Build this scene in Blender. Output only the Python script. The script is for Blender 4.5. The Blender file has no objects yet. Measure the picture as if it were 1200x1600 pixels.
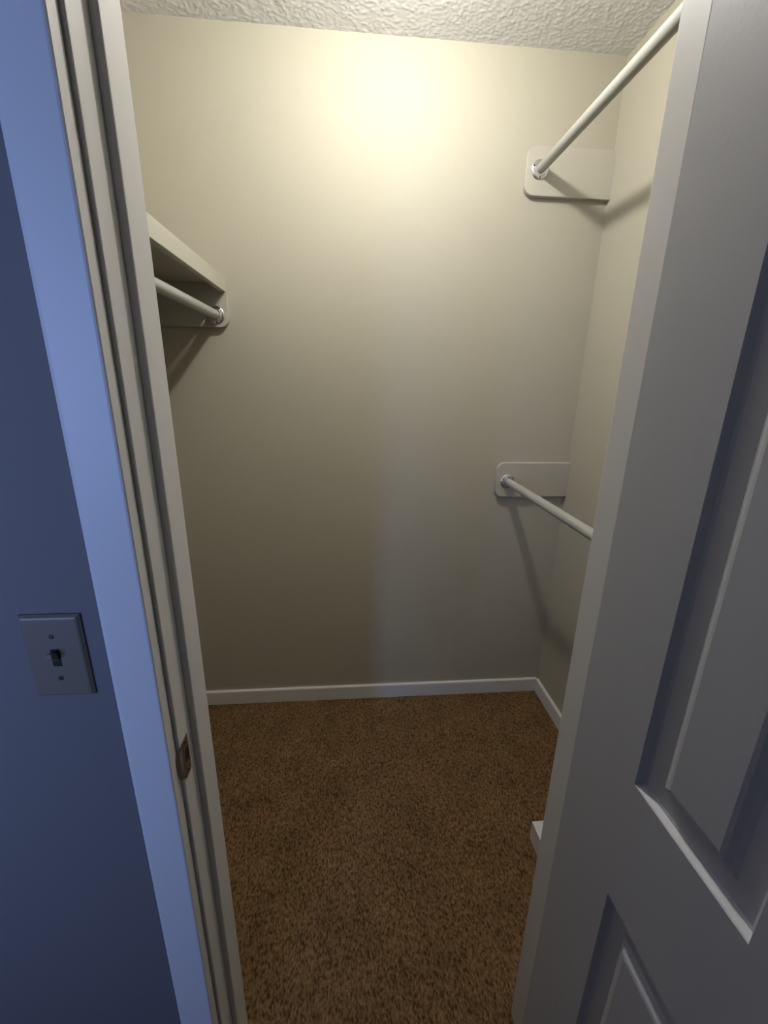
import bpy, bmesh, math, random
from mathutils import Vector, Matrix, noise
C = bpy.context.scene.collection
S = bpy.context.scene
random.seed(4)

# ---------------------------------------------------------------- camera
CAM_Z = 1.4274
F_PX, YAW, PITCH, ROLL = 669.47, 0.0889, 0.2977, 0.01833
cd = bpy.data.cameras.new('camera'); cam = bpy.data.objects.new('camera', cd); C.objects.link(cam)
cd.sensor_fit = 'VERTICAL'; cd.sensor_height = 36.0; cd.lens = F_PX/1600*36.0; cd.clip_start = 0.01
fw = Vector((math.sin(YAW)*math.cos(PITCH), math.cos(YAW)*math.cos(PITCH), -math.sin(PITCH)))
rt = Vector((math.cos(YAW), -math.sin(YAW), 0)); up = rt.cross(fw)
r2 = rt*math.cos(ROLL)+up*math.sin(ROLL); u2 = -rt*math.sin(ROLL)+up*math.cos(ROLL)
m = Matrix((r2, u2, -fw)).transposed().to_4x4(); m.translation = (0, 0, CAM_Z)
cam.matrix_world = m
S.camera = cam
S.view_settings.view_transform = 'Standard'; S.view_settings.look = 'None'
S.view_settings.exposure = 0.0; S.view_settings.gamma = 1.0; S.view_settings.use_curve_mapping = False

# ---------------------------------------------------------------- light
w = bpy.data.worlds.new('world'); S.world = w; w.use_nodes = True
bg = w.node_tree.nodes['Background']; bg.inputs[0].default_value = (.35, .5, 1, 1); bg.inputs[1].default_value = 0.05
BULB_W = 27.5          # watts of the bulb in the closet ceiling lamp
BULB_COL = (1.0, 0.96, 0.88)
BULB = (.15, 1.12, 2.368)
BULB_R = .034
WIN_W = 16.0          # daylight behind the narrow bedroom window
WIN_COL = (.33, .48, 1.0)
ld = bpy.data.lights.new('daylight', 'AREA'); ld.shape = 'RECTANGLE'; ld.size = .20; ld.size_y = 1.2
ld.energy = WIN_W; ld.color = WIN_COL
lo = bpy.data.objects.new('daylight', ld); C.objects.link(lo); lo.location = (-.9375, -1.75, 1.45)
lo.rotation_euler = (math.radians(90), 0, math.radians(180))   # faces +y
lo.rotation_euler = (Vector((0.31, 1, -.12))).to_track_quat('-Z', 'Y').to_euler()

SIDE_W = 4.3         # added light for the casing, from an invented window; narrow spread misses the door
le = bpy.data.lights.new('casing_fill_light', 'AREA'); le.shape = 'RECTANGLE'; le.size = .28; le.size_y = 1.2
le.energy = SIDE_W; le.color = WIN_COL; le.spread = math.radians(50)
leo = bpy.data.objects.new('casing_fill_light', le); C.objects.link(leo); leo.location = (-1.75, -1.66, 1.35)
leo.rotation_euler = Vector((math.sin(math.radians(20)), math.cos(math.radians(20)), 0)).to_track_quat('-Z', 'Y').to_euler()

# ---------------------------------------------------------------- materials
def mat(name, col, rough=.6, metal=0., bump=None, var=None, spec=.5, coat=0.):
    mt = bpy.data.materials.new(name); mt.use_nodes = True
    nt = mt.node_tree; b = nt.nodes['Principled BSDF']
    b.inputs['Base Color'].default_value = (*col, 1); b.inputs['Roughness'].default_value = rough
    b.inputs['Metallic'].default_value = metal; b.inputs['Specular IOR Level'].default_value = spec
    tc = nt.nodes.new('ShaderNodeTexCoord')
    if var:
        sc, amt, col2 = var
        n = nt.nodes.new('ShaderNodeTexNoise'); n.inputs['Scale'].default_value = sc; n.inputs['Detail'].default_value = 5
        nt.links.new(tc.outputs['Object'], n.inputs['Vector'])
        r = nt.nodes.new('ShaderNodeValToRGB'); r.color_ramp.elements[0].position = .5-amt; r.color_ramp.elements[1].position = .5+amt
        r.color_ramp.elements[0].color = (*col, 1); r.color_ramp.elements[1].color = (*col2, 1)
        nt.links.new(n.outputs['Fac'], r.inputs['Fac']); nt.links.new(r.outputs['Color'], b.inputs['Base Color'])
    if bump:
        prev = None
        for sc, strength, dist in bump:
            n = nt.nodes.new('ShaderNodeTexNoise'); n.inputs['Scale'].default_value = sc; n.inputs['Detail'].default_value = 3
            nt.links.new(tc.outputs['Object'], n.inputs['Vector'])
            bp = nt.nodes.new('ShaderNodeBump'); bp.inputs['Strength'].default_value = strength; bp.inputs['Distance'].default_value = dist
            nt.links.new(n.outputs['Fac'], bp.inputs['Height'])
            if prev: nt.links.new(prev.outputs['Normal'], bp.inputs['Normal'])
            prev = bp
        nt.links.new(prev.outputs['Normal'], b.inputs['Normal'])
    return mt

M_WALL = mat('closet_wall_paint', (.42, .398, .322), .75, bump=[(220, .25, .0012)], var=(3, .3, (.405, .383, .31)))
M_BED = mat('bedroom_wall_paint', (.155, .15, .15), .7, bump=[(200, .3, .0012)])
M_ROOM = mat('bedroom_bounce_paint', (.50, .50, .50), .8)  # unseen walls made paler than the front wall, to bounce more light
M_CEIL = mat('textured_ceiling_paint', (.76, .76, .78), .85, bump=[(300, .3, .001)])
M_TRIM = mat('white_trim_paint', (.70, .70, .69), .42, bump=[(120, .12, .0006)])
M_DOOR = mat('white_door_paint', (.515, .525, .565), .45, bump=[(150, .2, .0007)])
M_BOARD = mat('cream_shelf_paint', (.44, .42, .355), .5, bump=[(120, .12, .0006)])
M_ROD = mat('ivory_rod_enamel', (.36, .365, .34), .35)
M_CHROME = mat('chrome_metal', (.78, .79, .82), .14, 1.)
M_NICKEL = mat('worn_strike_metal', (.45, .40, .36), .28, 1.)
M_DARK = mat('recess_shade_black', (.01, .01, .01), .8)  # black standing in for the shade inside small openings
M_PLATE = mat('switch_plate_plastic', (.17, .15, .115), .4)
M_SCREW = mat('screw_metal', (.10, .10, .10), .4, 1.)
M_LAMPBASE = mat('lamp_holder_white', (.7, .7, .68), .4)

def carpet_mat():
    mt = bpy.data.materials.new('brown_carpet'); mt.use_nodes = True
    nt = mt.node_tree; b = nt.nodes['Principled BSDF']; b.inputs['Roughness'].default_value = .95
    b.inputs['Specular IOR Level'].default_value = .1
    tc = nt.nodes.new('ShaderNodeTexCoord')
    n = nt.nodes.new('ShaderNodeTexNoise'); n.inputs['Scale'].default_value = 210; n.inputs['Detail'].default_value = 4
    mp = nt.nodes.new('ShaderNodeMapping'); mp.inputs['Scale'].default_value = (1, .5, 1)
    nt.links.new(tc.outputs['Object'], mp.inputs['Vector']); nt.links.new(mp.outputs['Vector'], n.inputs['Vector'])
    r = nt.nodes.new('ShaderNodeValToRGB')
    r.color_ramp.elements[0].position = .34; r.color_ramp.elements[0].color = (.055, .03, .011, 1)
    r.color_ramp.elements[1].position = .66; r.color_ramp.elements[1].color = (.225, .135, .065, 1)
    nt.links.new(n.outputs['Fac'], r.inputs['Fac'])
    n2 = nt.nodes.new('ShaderNodeTexNoise'); n2.inputs['Scale'].default_value = 7; n2.inputs['Detail'].default_value = 4
    nt.links.new(tc.outputs['Object'], n2.inputs['Vector'])
    mr = nt.nodes.new('ShaderNodeMapRange'); mr.inputs['From Min'].default_value = .3; mr.inputs['From Max'].default_value = .7
    mr.inputs['To Min'].default_value = .82; mr.inputs['To Max'].default_value = 1.15
    nt.links.new(n2.outputs['Fac'], mr.inputs['Value'])
    mx = nt.nodes.new('ShaderNodeVectorMath'); mx.operation = 'SCALE'
    nt.links.new(r.outputs['Color'], mx.inputs[0]); nt.links.new(mr.outputs['Result'], mx.inputs['Scale'])
    nt.links.new(mx.outputs['Vector'], b.inputs['Base Color'])
    bp = nt.nodes.new('ShaderNodeBump'); bp.inputs['Strength'].default_value = .8; bp.inputs['Distance'].default_value = .004
    nt.links.new(n.outputs['Fac'], bp.inputs['Height']); nt.links.new(bp.outputs['Normal'], b.inputs['Normal'])
    return mt
M_CARPET = carpet_mat()
mb = bpy.data.materials.new('lit_bulb_glass'); mb.use_nodes = True
b_ = mb.node_tree.nodes['Principled BSDF']; b_.inputs['Base Color'].default_value = (1, 1, 1, 1)
b_.inputs['Emission Color'].default_value = (*BULB_COL, 1); b_.inputs['Emission Strength'].default_value = BULB_W/(4*math.pi**2*BULB_R**2)
M_BULB = mb

# ---------------------------------------------------------------- helpers
def link(name, bm, m, parent=None, smooth=False):
    me = bpy.data.meshes.new(name)
    bmesh.ops.recalc_face_normals(bm, faces=bm.faces[:])
    bm.to_mesh(me); bm.free()
    me.materials.append(m)
    if smooth:
        for p in me.polygons: p.use_smooth = True
        try: me.set_sharp_from_angle(angle=math.radians(35))
        except Exception: pass
    o = bpy.data.objects.new(name, me); C.objects.link(o)
    if parent: o.parent = parent
    return o

def struct(name, bm, m, smooth=False, parent=None):
    o = link(name, bm, m, parent, smooth)
    if parent is None: o['kind'] = 'structure'
    return o

def thing(name, label, cat, loc, group=None):
    o = bpy.data.objects.new(name, None); C.objects.link(o); o.location = loc
    o['label'] = label; o['category'] = cat
    if group: o['group'] = group
    return o

def box(bm, x0, x1, y0, y1, z0, z1, bev=0., seg=2):
    """box from its six faces' positions"""
    t = bmesh.new()
    bmesh.ops.create_cube(t, size=1)
    for v in t.verts:
        v.co = Vector((x0 if v.co.x < 0 else x1, y0 if v.co.y < 0 else y1, z0 if v.co.z < 0 else z1))
    if bev: bmesh.ops.bevel(t, geom=t.edges[:], offset=bev, segments=seg, affect='EDGES', profile=.5)
    tm = bpy.data.meshes.new('t'); t.to_mesh(tm); t.free(); bm.from_mesh(tm); bpy.data.meshes.remove(tm)
    return bm

def prism(bm, pts, axis, a0, a1, bev=0., seg=2):
    """extrude a 2-D outline along an axis; pts are in the other two axes' order"""
    t = bmesh.new()
    def P(p, a):
        if axis == 'x': return (a, p[0], p[1])
        if axis == 'y': return (p[0], a, p[1])
        return (p[0], p[1], a)
    v0 = [t.verts.new(P(p, a0)) for p in pts]; v1 = [t.verts.new(P(p, a1)) for p in pts]
    n = len(pts)
    f0 = t.faces.new(v0); f1 = t.faces.new(v1[::-1])
    for i in range(n): t.faces.new((v0[i], v0[(i+1) % n], v1[(i+1) % n], v1[i]))
    bmesh.ops.recalc_face_normals(t, faces=t.faces[:])
    if bev:
        ed = [e for f in (f0, f1) for e in f.edges]
        bmesh.ops.bevel(t, geom=ed, offset=bev, segments=seg, affect='EDGES', profile=.5)
    tm = bpy.data.meshes.new('t'); t.to_mesh(tm); t.free(); bm.from_mesh(tm); bpy.data.meshes.remove(tm)
    return bm

def lathe(bm, prof, origin, axis, n=40):
    """prof: (distance along axis, radius) pairs revolved about axis"""
    ax = Vector(axis).normalized(); q = Vector((0, 0, 1)).rotation_difference(ax); o = Vector(origin)
    rings = []
    for a, r in prof:
        if r < 1e-6: rings.append([bm.verts.new(o+ax*a)])
        else: rings.append([bm.verts.new(o+ax*a+q @ Vector((r*math.cos(2*math.pi*k/n), r*math.sin(2*math.pi*k/n), 0))) for k in range(n)])
    for A, B in zip(rings[:-1], rings[1:]):
        for k in range(n):
            a0, a1 = A[k % len(A)], A[(k+1) % len(A)]; b0, b1 = B[k % len(B)], B[(k+1) % len(B)]
            vs = []
            for v in (a0, a1, b1, b0):
                if v not in vs: vs.append(v)
            if len(vs) > 2: bm.faces.new(vs)
    return bm

# ---------------------------------------------------------------- dimensions (metres)
D = 1.6796            # back wall of the closet
XR, XL = .9108, -.73   # closet side walls
YF, YC = .4955, .610   # front wall: bedroom face, closet face
JL, JR = -.2371, .3885  # jamb faces
HEAD = 2.04
CZ = 2.44
BB = .068

# ---------------------------------------------------------------- structure
# floor: slightly uneven pile inside the closet doorway region
bm = bmesh.new()
bmesh.ops.create_grid(bm, x_segments=260, y_segments=260, size=.5)
for v in bm.verts:
    v.co.x = -.85+(v.co.x+.5)*1.9; v.co.y = .35+(v.co.y+.5)*1.45
    p = v.co
    v.co.z = -.002 + .0022*noise.noise(Vector((p.x*60, p.y*45, 0)))+.0016*noise.noise(Vector((p.x*9, p.y*9, 3)))
box(bm, -2.3, 1.7, -1.9, 1.9, -.05, -.008)
o = struct('floor', bm, M_CARPET, True)

bm = bmesh.new()
NX, NY = 420, 300
bmesh.ops.create_grid(bm, x_segments=NX, y_segments=NY, size=.5)
for v in bm.verts:
    v.co.x = -.75+(v.co.x+.5)*1.70; v.co.y = .60+(v.co.y+.5)*1.10
    p = v.co
    a = noise.noise(Vector((p.x*120, p.y*95, 1.3))); b = noise.noise(Vector((p.x*230, p.y*190, 7)))
    v.co.z = CZ + .001 - .0019*max(0, a+.1) - .0010*b
box(bm, -2.3, 1.7, -1.9, 1.9, CZ+.006, CZ+.1)
struct('ceiling', bm, M_CEIL, True)

struct('wall_back', box(bmesh.new(), XL-.1, XR+.1, D, D+.1, -.01, CZ+.02), M_WALL)
struct('wall_right', box(bmesh.new(), XR, XR+.1, YC, D, -.01, CZ+.02), M_WALL)
struct('wall_left', box(bmesh.new(), XL-.1, XL, YC, D, -.01, CZ+.02), M_WALL)
# front wall with the doorway: plaster towards the bedroom, closet paint on the inside skin
JB = .019             # jamb board thickness
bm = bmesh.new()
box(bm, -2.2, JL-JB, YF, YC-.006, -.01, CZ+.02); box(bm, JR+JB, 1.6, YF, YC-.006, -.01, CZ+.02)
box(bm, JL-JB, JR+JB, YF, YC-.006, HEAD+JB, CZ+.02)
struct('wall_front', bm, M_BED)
bm = bmesh.new()
box(bm, XL-.1, JL-JB, YC-.006, YC, -.01, CZ+.02); box(bm, JR+JB, XR+.1, YC-.006, YC, -.01, CZ+.02)
box(bm, JL-JB, JR+JB, YC-.006, YC, HEAD+JB, CZ+.02)
struct('wall_inside', bm, M_WALL)
# bedroom round the camera
struct('wall_bedroom_left', box(bmesh.new(), -2.3, -2.2, -1.68, YF, -.01, CZ+.02), M_ROOM)
struct('wall_bedroom_right', box(bmesh.new(), 1.6, 1.7, -1.68, YF, -.01, CZ+.02), M_ROOM)
WX0, WX1, WZ0, WZ1 = -1.06, -.80, .80, 2.10
bm = bmesh.new()
box(bm, -2.3, -1.92, -1.68, -1.58, -.01, CZ+.02); box(bm, -1.58, WX0, -1.68, -1.58, -.01, CZ+.02)
box(bm, -1.92, -1.58, -1.68, -1.58, -.01, .70); box(bm, -1.92, -1.58, -1.68, -1.58, 2.0, CZ+.02); box(bm, WX1, 1.7, -1.68, -1.58, -.01, CZ+.02)
box(bm, WX0, WX1, -1.68, -1.58, -.01, WZ0); box(bm, WX0, WX1, -1.68, -1.58, WZ1, CZ+.02)
struct('wall_bedroom_back', bm, M_ROOM)
struct('wall_light_blocker', box(bmesh.new(), -.60, 1.6, -1.0, -.9, -.01, CZ+.02), M_ROOM)  # unseen wall added to keep window light off the open door
bm = bmesh.new()
for a in (box,):
    a(bm, WX0-.05, WX0, -1.585, -1.56, WZ0-.05, WZ1+.05, .003); a(bm, WX1, WX1+.05, -1.585, -1.56, WZ0-.05, WZ1+.05, .003)
    a(bm, WX0, WX1, -1.585, -1.56, WZ1, WZ1+.05, .003); a(bm, WX0, WX1, -1.585, -1.545, WZ0-.05, WZ0, .003)
struct('window_1', bm, M_TRIM)
bm = bmesh.new()
box(bm, -1.97, -1.92, -1.585, -1.56, .65, 2.05, .003); box(bm, -1.58, -1.53, -1.585, -1.56, .65, 2.05, .003)
box(bm, -1.92, -1.58, -1.585, -1.56, 2.0, 2.05, .003); box(bm, -1.92, -1.58, -1.585, -1.545, .65, .70, .003)
struct('window_added', bm, M_TRIM)  # unseen frame added round the casing's extra light

# baseboards
def bb_prof(s):  # (offset from wall, z)
    return [(0, 0), (s*.013, 0), (s*.013, BB-.004), (s*.011, BB-.0005), (s*.009, BB), (0, BB)]
struct('baseboard_back', prism(bmesh.new(), [(D+a, z) for a, z in bb_prof(-1)], 'x', XL, XR), M_TRIM)
bm = bmesh.new()
prism(bm, [(XR+a, z) for a, z in bb_prof(-1)], 'y', .99, D-.001)
struct('baseboard_right', bm, M_TRIM)
struct('baseboard_left', prism(bmesh.new(), [(XL+a, z) for a, z in bb_prof(1)], 'y', YC, D-.001), M_TRIM)
# boxed-in ledge at baseboard height in the near right corner, just showing past the jamb
struct('trim_2', box(bmesh.new(), .589, XR, YC, .99, -.004, BB, .002), M_TRIM)

# door frame: jamb boards, stops and casing
def frame_side(xf, s):
    """xf: jamb face, s=+1 for the left jamb (opening to +x), -1 for the right"""
    bm = bmesh.new()
    def X(d): return xf+s*d
    x0, x1 = sorted((X(-JB), X(0))); box(bm, x0, x1, YF+.0025, YC, 0, HEAD+JB, .0025, 3)
    x0, x1 = sorted((X(-.002), X(.0095 if s > 0 else .0122))); box(bm, x0, x1, .5412, .595, 0, HEAD-.0005, .003, 3)
    return bm
bm = frame_side(JL, 1)
tb = frame_side(JR, -1); tm = bpy.data.meshes.new('t'); tb.to_mesh(tm); bm.from_mesh(tm); tb.free()
box(bm, JL, JR, YF+.0025, YC, HEAD, HEAD+JB, .0015); box(bm, JL+.01, JR-.01, .5412, .595, HEAD-.0095, HEAD, .003)
jamb = struct('trim_1', bm, M_TRIM)
def casing(xin, xout, z0, z1):
    s = 1 if xin > xout else -1
    W = abs(xin-xout)
    # outline in (distance from inner edge, y)
    pr = [(0, YF), (0, .4775), (.0012, .4757), (.003, .475), (W-.006, .472), (W-.002, .4735), (W, .4765), (W, YF)]
    return prism(bmesh.new(), [(xin-s*a, y) for a, y in pr], 'z', z0, z1)
bm = casing(-.2417, -.2945, 0, HEAD+.06)
tb = casing(.3967, .4495, 0, HEAD+.06); tb.to_mesh(tm); bm.from_mesh(tm); tb.free()
box(bm, -.2417, .3967, .4745, YF, HEAD+.008, HEAD+.06, .002)
struct('trim_3', bm, M_TRIM)

# ---------------------------------------------------------------- the door, standing open at a right angle
DX, DT, DY0, DW, DZ0, DZ1 = .3478, .035, .5010, .618, .012, 2.03
PS = [(.1246, .2811), (.3593, .5158)]
PZ = [(.18, .7682), (.9595, 1.624), (1.73, 1.915)]
def panel_rings():
    # inset from the opening, depth below the door face
    return [(0, 0), (.0012, .0015), (.0045, .0080), (.008, .0095), (.031, .0093), (.037, .0062), (.0415, .0022), (.046, .0010)]
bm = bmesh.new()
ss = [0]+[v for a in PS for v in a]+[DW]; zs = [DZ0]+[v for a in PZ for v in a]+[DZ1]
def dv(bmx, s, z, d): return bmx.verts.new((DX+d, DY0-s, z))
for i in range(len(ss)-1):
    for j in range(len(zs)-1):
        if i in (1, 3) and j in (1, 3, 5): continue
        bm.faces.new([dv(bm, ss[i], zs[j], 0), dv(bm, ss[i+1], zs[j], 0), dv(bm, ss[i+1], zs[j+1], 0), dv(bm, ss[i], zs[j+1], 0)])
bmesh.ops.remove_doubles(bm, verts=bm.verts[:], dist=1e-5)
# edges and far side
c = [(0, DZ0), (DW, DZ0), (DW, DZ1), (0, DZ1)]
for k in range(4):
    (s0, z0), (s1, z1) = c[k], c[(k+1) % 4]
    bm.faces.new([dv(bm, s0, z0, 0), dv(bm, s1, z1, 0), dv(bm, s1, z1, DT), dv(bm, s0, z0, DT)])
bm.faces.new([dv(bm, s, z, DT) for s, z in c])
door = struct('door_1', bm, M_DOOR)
for (s0, s1) in PS:
    for (z0, z1) in PZ:
        pm = bmesh.new(); prev = None
        for ins, d in panel_rings():
            ring = [dv(pm, s0+ins, z0+ins, d), dv(pm, s1-ins, z0+ins, d), dv(pm, s1-ins, z1-ins, d), dv(pm, s0+ins, z1-ins, d)]
            if prev:
                for k in range(4): pm.faces.new((prev[k], prev[(k+1) % 4], ring[(k+1) % 4], ring[k]))
            prev = ring
        pm.faces.new(prev)
        link('door_panel', pm, M_DOOR, door)
kb = bmesh.new()
lathe(kb, [(0, 0), (0, .032), (.004, .032), (.008, .013), (.028, .012), (.036, .024), (.05, .027), (.06, .02), (.063, 0)], (DX, DY0-DW+.06, .91), (-1, 0, 0))
link('door_handle', kb, M_NICKEL, door, True)
for z in (.2, 1.02, 1.83):
    hb = bmesh.new()
    lathe(hb, [(0, 0), (0, .006), (.089, .006), (.089, 0)], (.3915, .4925, z-.044), (0, 0, 1), 16)
    link('hinge', hb, M_NICKEL, door, True)

# ---------------------------------------------------------------- strike plate on the left jamb
sp = thing('strike_plate', 'tarnished metal strike plate with curved lip on the left door jamb', 'strike plate', (JL, .5105, .902))
def local(bm, org):
    bmesh.ops.translate(bm, verts=bm.verts[:], vec=-Vector(org)); return bm
org = (JL, .5105, .902)
pm = bmesh.new()
z0, z1, zc = .8700, .9325, .9010
# plate with rounded corners, a bolt hole and a lip that curls past the jamb's edge
outer = []
T = .0016
def plate_seg(y0, y1, za, zb): box(pm, JL+.0003, JL+T, y0, y1, za, zb)
plate_seg(.5040, .5236, z0, zc-.013); plate_seg(.5040, .5236, zc+.013, z1)
plate_seg(.5040, .5085, zc-.013, zc+.013); plate_seg(.5206, .5236, zc-.013, zc+.013)
lip = []
nseg = 14; nz = 16
grid = []
for i in range(nz+1):
    t = i/nz*2-1
    z = zc+t*.0300
    reach = .0135*math.sqrt(max(0, 1-(abs(t))**2.6))+.0005
    row = []
    for k in range(nseg+1):
        u = k/nseg; y = .5040-reach*u
        x = JL+T+.0004-.0065*(u**2.2)*(reach/.014)
        row.append((x, y, z))
    grid.append(row)
for off in (0,):
    vv = [[pm.verts.new(p) for p in r] for r in grid]
    for i in range(nz):
        for k in range(nseg): pm.faces.new((vv[i][k], vv[i+1][k], vv[i+1][k+1], vv[i][k+1]))
o = link('plate', local(pm, org), M_NICKEL, sp, True)
sm = o.modifiers.new('thick', 'SOLIDIFY'); sm.thickness = .0010
hm = box(bmesh.new(), JL+.0002, JL+.0008, .5085, .5206, zc-.013, zc+.013)
link('bolt_hole_shade', local(hm, org), M_DARK, sp)  # black slab painted as the shade inside the hole
for z in (.8765, .9255):
    hm = bmesh.new(); lathe(hm, [(0, 0), (0, .0034), (.0007, .003), (.001, 0)], (JL+T, .5135, z), (1, 0, 0), 20)
    link('screw', local(hm, org), M_SCREW, sp, True)

# ---------------------------------------------------------------- light switch
swc = Vector((-.3630, YF, 1.0900))
sw = thing('light_switch', 'single toggle light switch with plain rectangular plate on the bedroom wall', 'light switch', swc)
pm = bmesh.new()
w2, h2 = .0352, .0586
prism(pm, [(-w2, -h2), (w2, -h2), (w2, h2), (-w2, h2)], 'y', 0, -.0025)
# bevelled rise
v = [[pm.verts.new((sx*(w2-i), -d, sz*(h2-i))) for sx, sz in ((-1, -1), (1, -1), (1, 1), (-1, 1))] for i, d in ((0, .0025), (.003, .0058), (.005, .0064))]
for a, b in zip(v[:-1], v[1:]):
    for k in range(4): pm.faces.new((a[k], a[(k+1) % 4], b[(k+1) % 4], b[k]))
pm.faces.new(v[-1])
link('switch_plate', pm, M_PLATE, sw)
fm = box(bmesh.new(), -.0052, .0052, -.0068, -.006, -.0122, .0122)
link('toggle_slot_shade', fm, M_DARK, sw)  # black slab painted as the shade in the slot
tm2 = bmesh.new()
prism(tm2, [(-.0062, -.0045), (-.0075, .0085), (-.0185, .0125), (-.0190, .0065)], 'x', -.0038, .0038, .0006)
link('toggle', tm2, M_PLATE, sw)
for z in (.030, -.030):
    s_ = bmesh.new(); lathe(s_, [(0, 0), (0, .0032), (.0009, .0027), (.0011, 0)], (0, -.0064, z), (0, -1, 0), 20)
    link('screw', s_, M_SCREW, sw, True)

# ---------------------------------------------------------------- rods, boards, shelf
def round_board(x_round, x_wall, z0, z1, r):
    """outline in (x, z) with the two corners at x_round rounded"""
    s = 1 if x_wall > x_round else -1
    pts = [(x_wall, z0), (x_wall, z1)]
    for k in range(9):
        a = math.pi/2+k/8*math.pi/2
        pts.append((x_round+s*(r+r*math.cos(a)), z1-r+r*math.sin(a)))
    for k in range(9):
        a = math.pi+k/8*math.pi/2
        pts.append((x_round+s*(r+r*math.cos(a)), z0+r+r*math.sin(a)))
    return pts
BT = .019
def board(z0, z1, label):
    o = link('mounting_board', prism(bmesh.new(), [(x-.6, z-z0) for x, z in round_board(.604, XR+.003, z0, z1, .032)], 'y', 0, -BT, .0022), M_BOARD)
    o.location = (.6, D-.0005, z0)
    o['label'] = label; o['category'] = 'mounting board'; o['group'] = 'cream rod mounting boards on the back wall'
    return o
board(2.037, 2.180, 'cream board with rounded corners high on the back wall under the upper right rod')
board(.977, 1.119, 'cream board with rounded left corners low on the back wall behind the lower right rod')

def rod(x, z, y0, y1, label, first=None):
    """y1: face of the board at the back, y0: face at the front"""
    L = y1-y0
    if first is None:
        r = thing('clothes_rod', label, 'clothes rod', (x, y1, z), 'ivory clothes rods')
        t = bmesh.new(); lathe(t, [(-.004, 0), (-.004, .0155), (-L+.004, .0155), (-L+.004, 0)], (0, 0, 0), (0, 1, 0), 40)
        link('pole', t, M_ROD, r, True)
        for sgn, off in ((-1, 0), (1, -L)):
            t = bmesh.new()
            lathe(t, [(.0003, 0), (.0003, .0285), (.0018, .0290), (.0038, .0270), (.0048, .0222), (.0075, .0208), (.0150, .0200), (.0168, .0192), (.0170, .0162), (.0040, .0160)],
                  (0, off, 0), (0, sgn, 0), 48)
            f = link('rod_flange', t, M_CHROME, r, True)
            for ang in (35, 155, 275):
                a = math.radians(ang); t = bmesh.new()
                lathe(t, [(.0035, .0026), (.0052, .0022), (.0056, 0)], (.0246*math.cos(a), off, .0246*math.sin(a)), (0, sgn, 0), 14)
                link('screw', t, M_SCREW, f, True)
        return r
    r = first.copy(); C.objects.link(r); r.location = (x, y1, z); r['label'] = label
    for ch in list(first.children):
        c_ = ch.copy(); C.objects.link(c_); c_.parent = r
        for g in ch.children:
            d_ = g.copy(); C.objects.link(d_); d_.parent = c_
    return r
YB = D-BT-.0005
rod1 = rod(.651, 2.112, YC, YB, 'ivory clothes rod near the ceiling on the right side of the closet')
rod(.651, 1.043, YC, YB, 'ivory clothes rod at waist height on the right side of the closet', rod1)
rod(-.4480, 1.634, YC, YB, 'ivory clothes rod hanging under the shelf on the left', rod1)

sh = thing('closet_shelf', 'cream painted closet shelf with deep front edge on the left wall', 'shelf', (-.56, 1.14, 1.734))
org = (-.56, 1.14, 1.734)
link('shelf_board', local(box(bmesh.new(), XL+.001, -.4290, YC+.001, D-.001, 1.734, 1.7526, .0008), org), M_BOARD, sh)
link('front_edge', local(box(bmesh.new(), -.4288, -.4100, YC+.001, D-.001, 1.7075, 1.7530, .0012), org), M_BOARD, sh)
link('end_board', local(prism(bmesh.new(), [p for p in round_board(-.4095, XL+.001, 1.5950, 1.7335, .030)][:1]+[(XL+.001, 1.7335), (-.4285, 1.7335), (-.4285, 1.7070), (-.4070, 1.7070)]
     + [(x+.0025, z) for x, z in round_board(-.4095, XL+.001, 1.5950, 1.7335, .030)[11:]], 'y', D-.0005, YB, .0012), org), M_BOARD, sh)

# ---------------------------------------------------------------- ceiling lamp (above the frame)
lp = thing('ceiling_lamp', 'bare bulb in a white lamp holder on the closet ceiling', 'ceiling lamp', (BULB[0], BULB[1], CZ))
t = bmesh.new(); lathe(t, [(0, 0), (0, .05), (-.010, .048), (-.018, .03), (-.024, .024), (-.024, 0)], (0, 0, 0), (0, 0, 1))
link('lamp_holder', t, M_LAMPBASE, lp, True)
t = bmesh.new(); zc_ = BULB[2]-CZ
lathe(t, [(zc_+BULB_R*math.cos(a), BULB_R*math.sin(a)) for a in [math.pi*k/24 for k in range(25)]], (0, 0, 0), (0, 0, 1), 48)
link('bulb', t, M_BULB, lp, True)
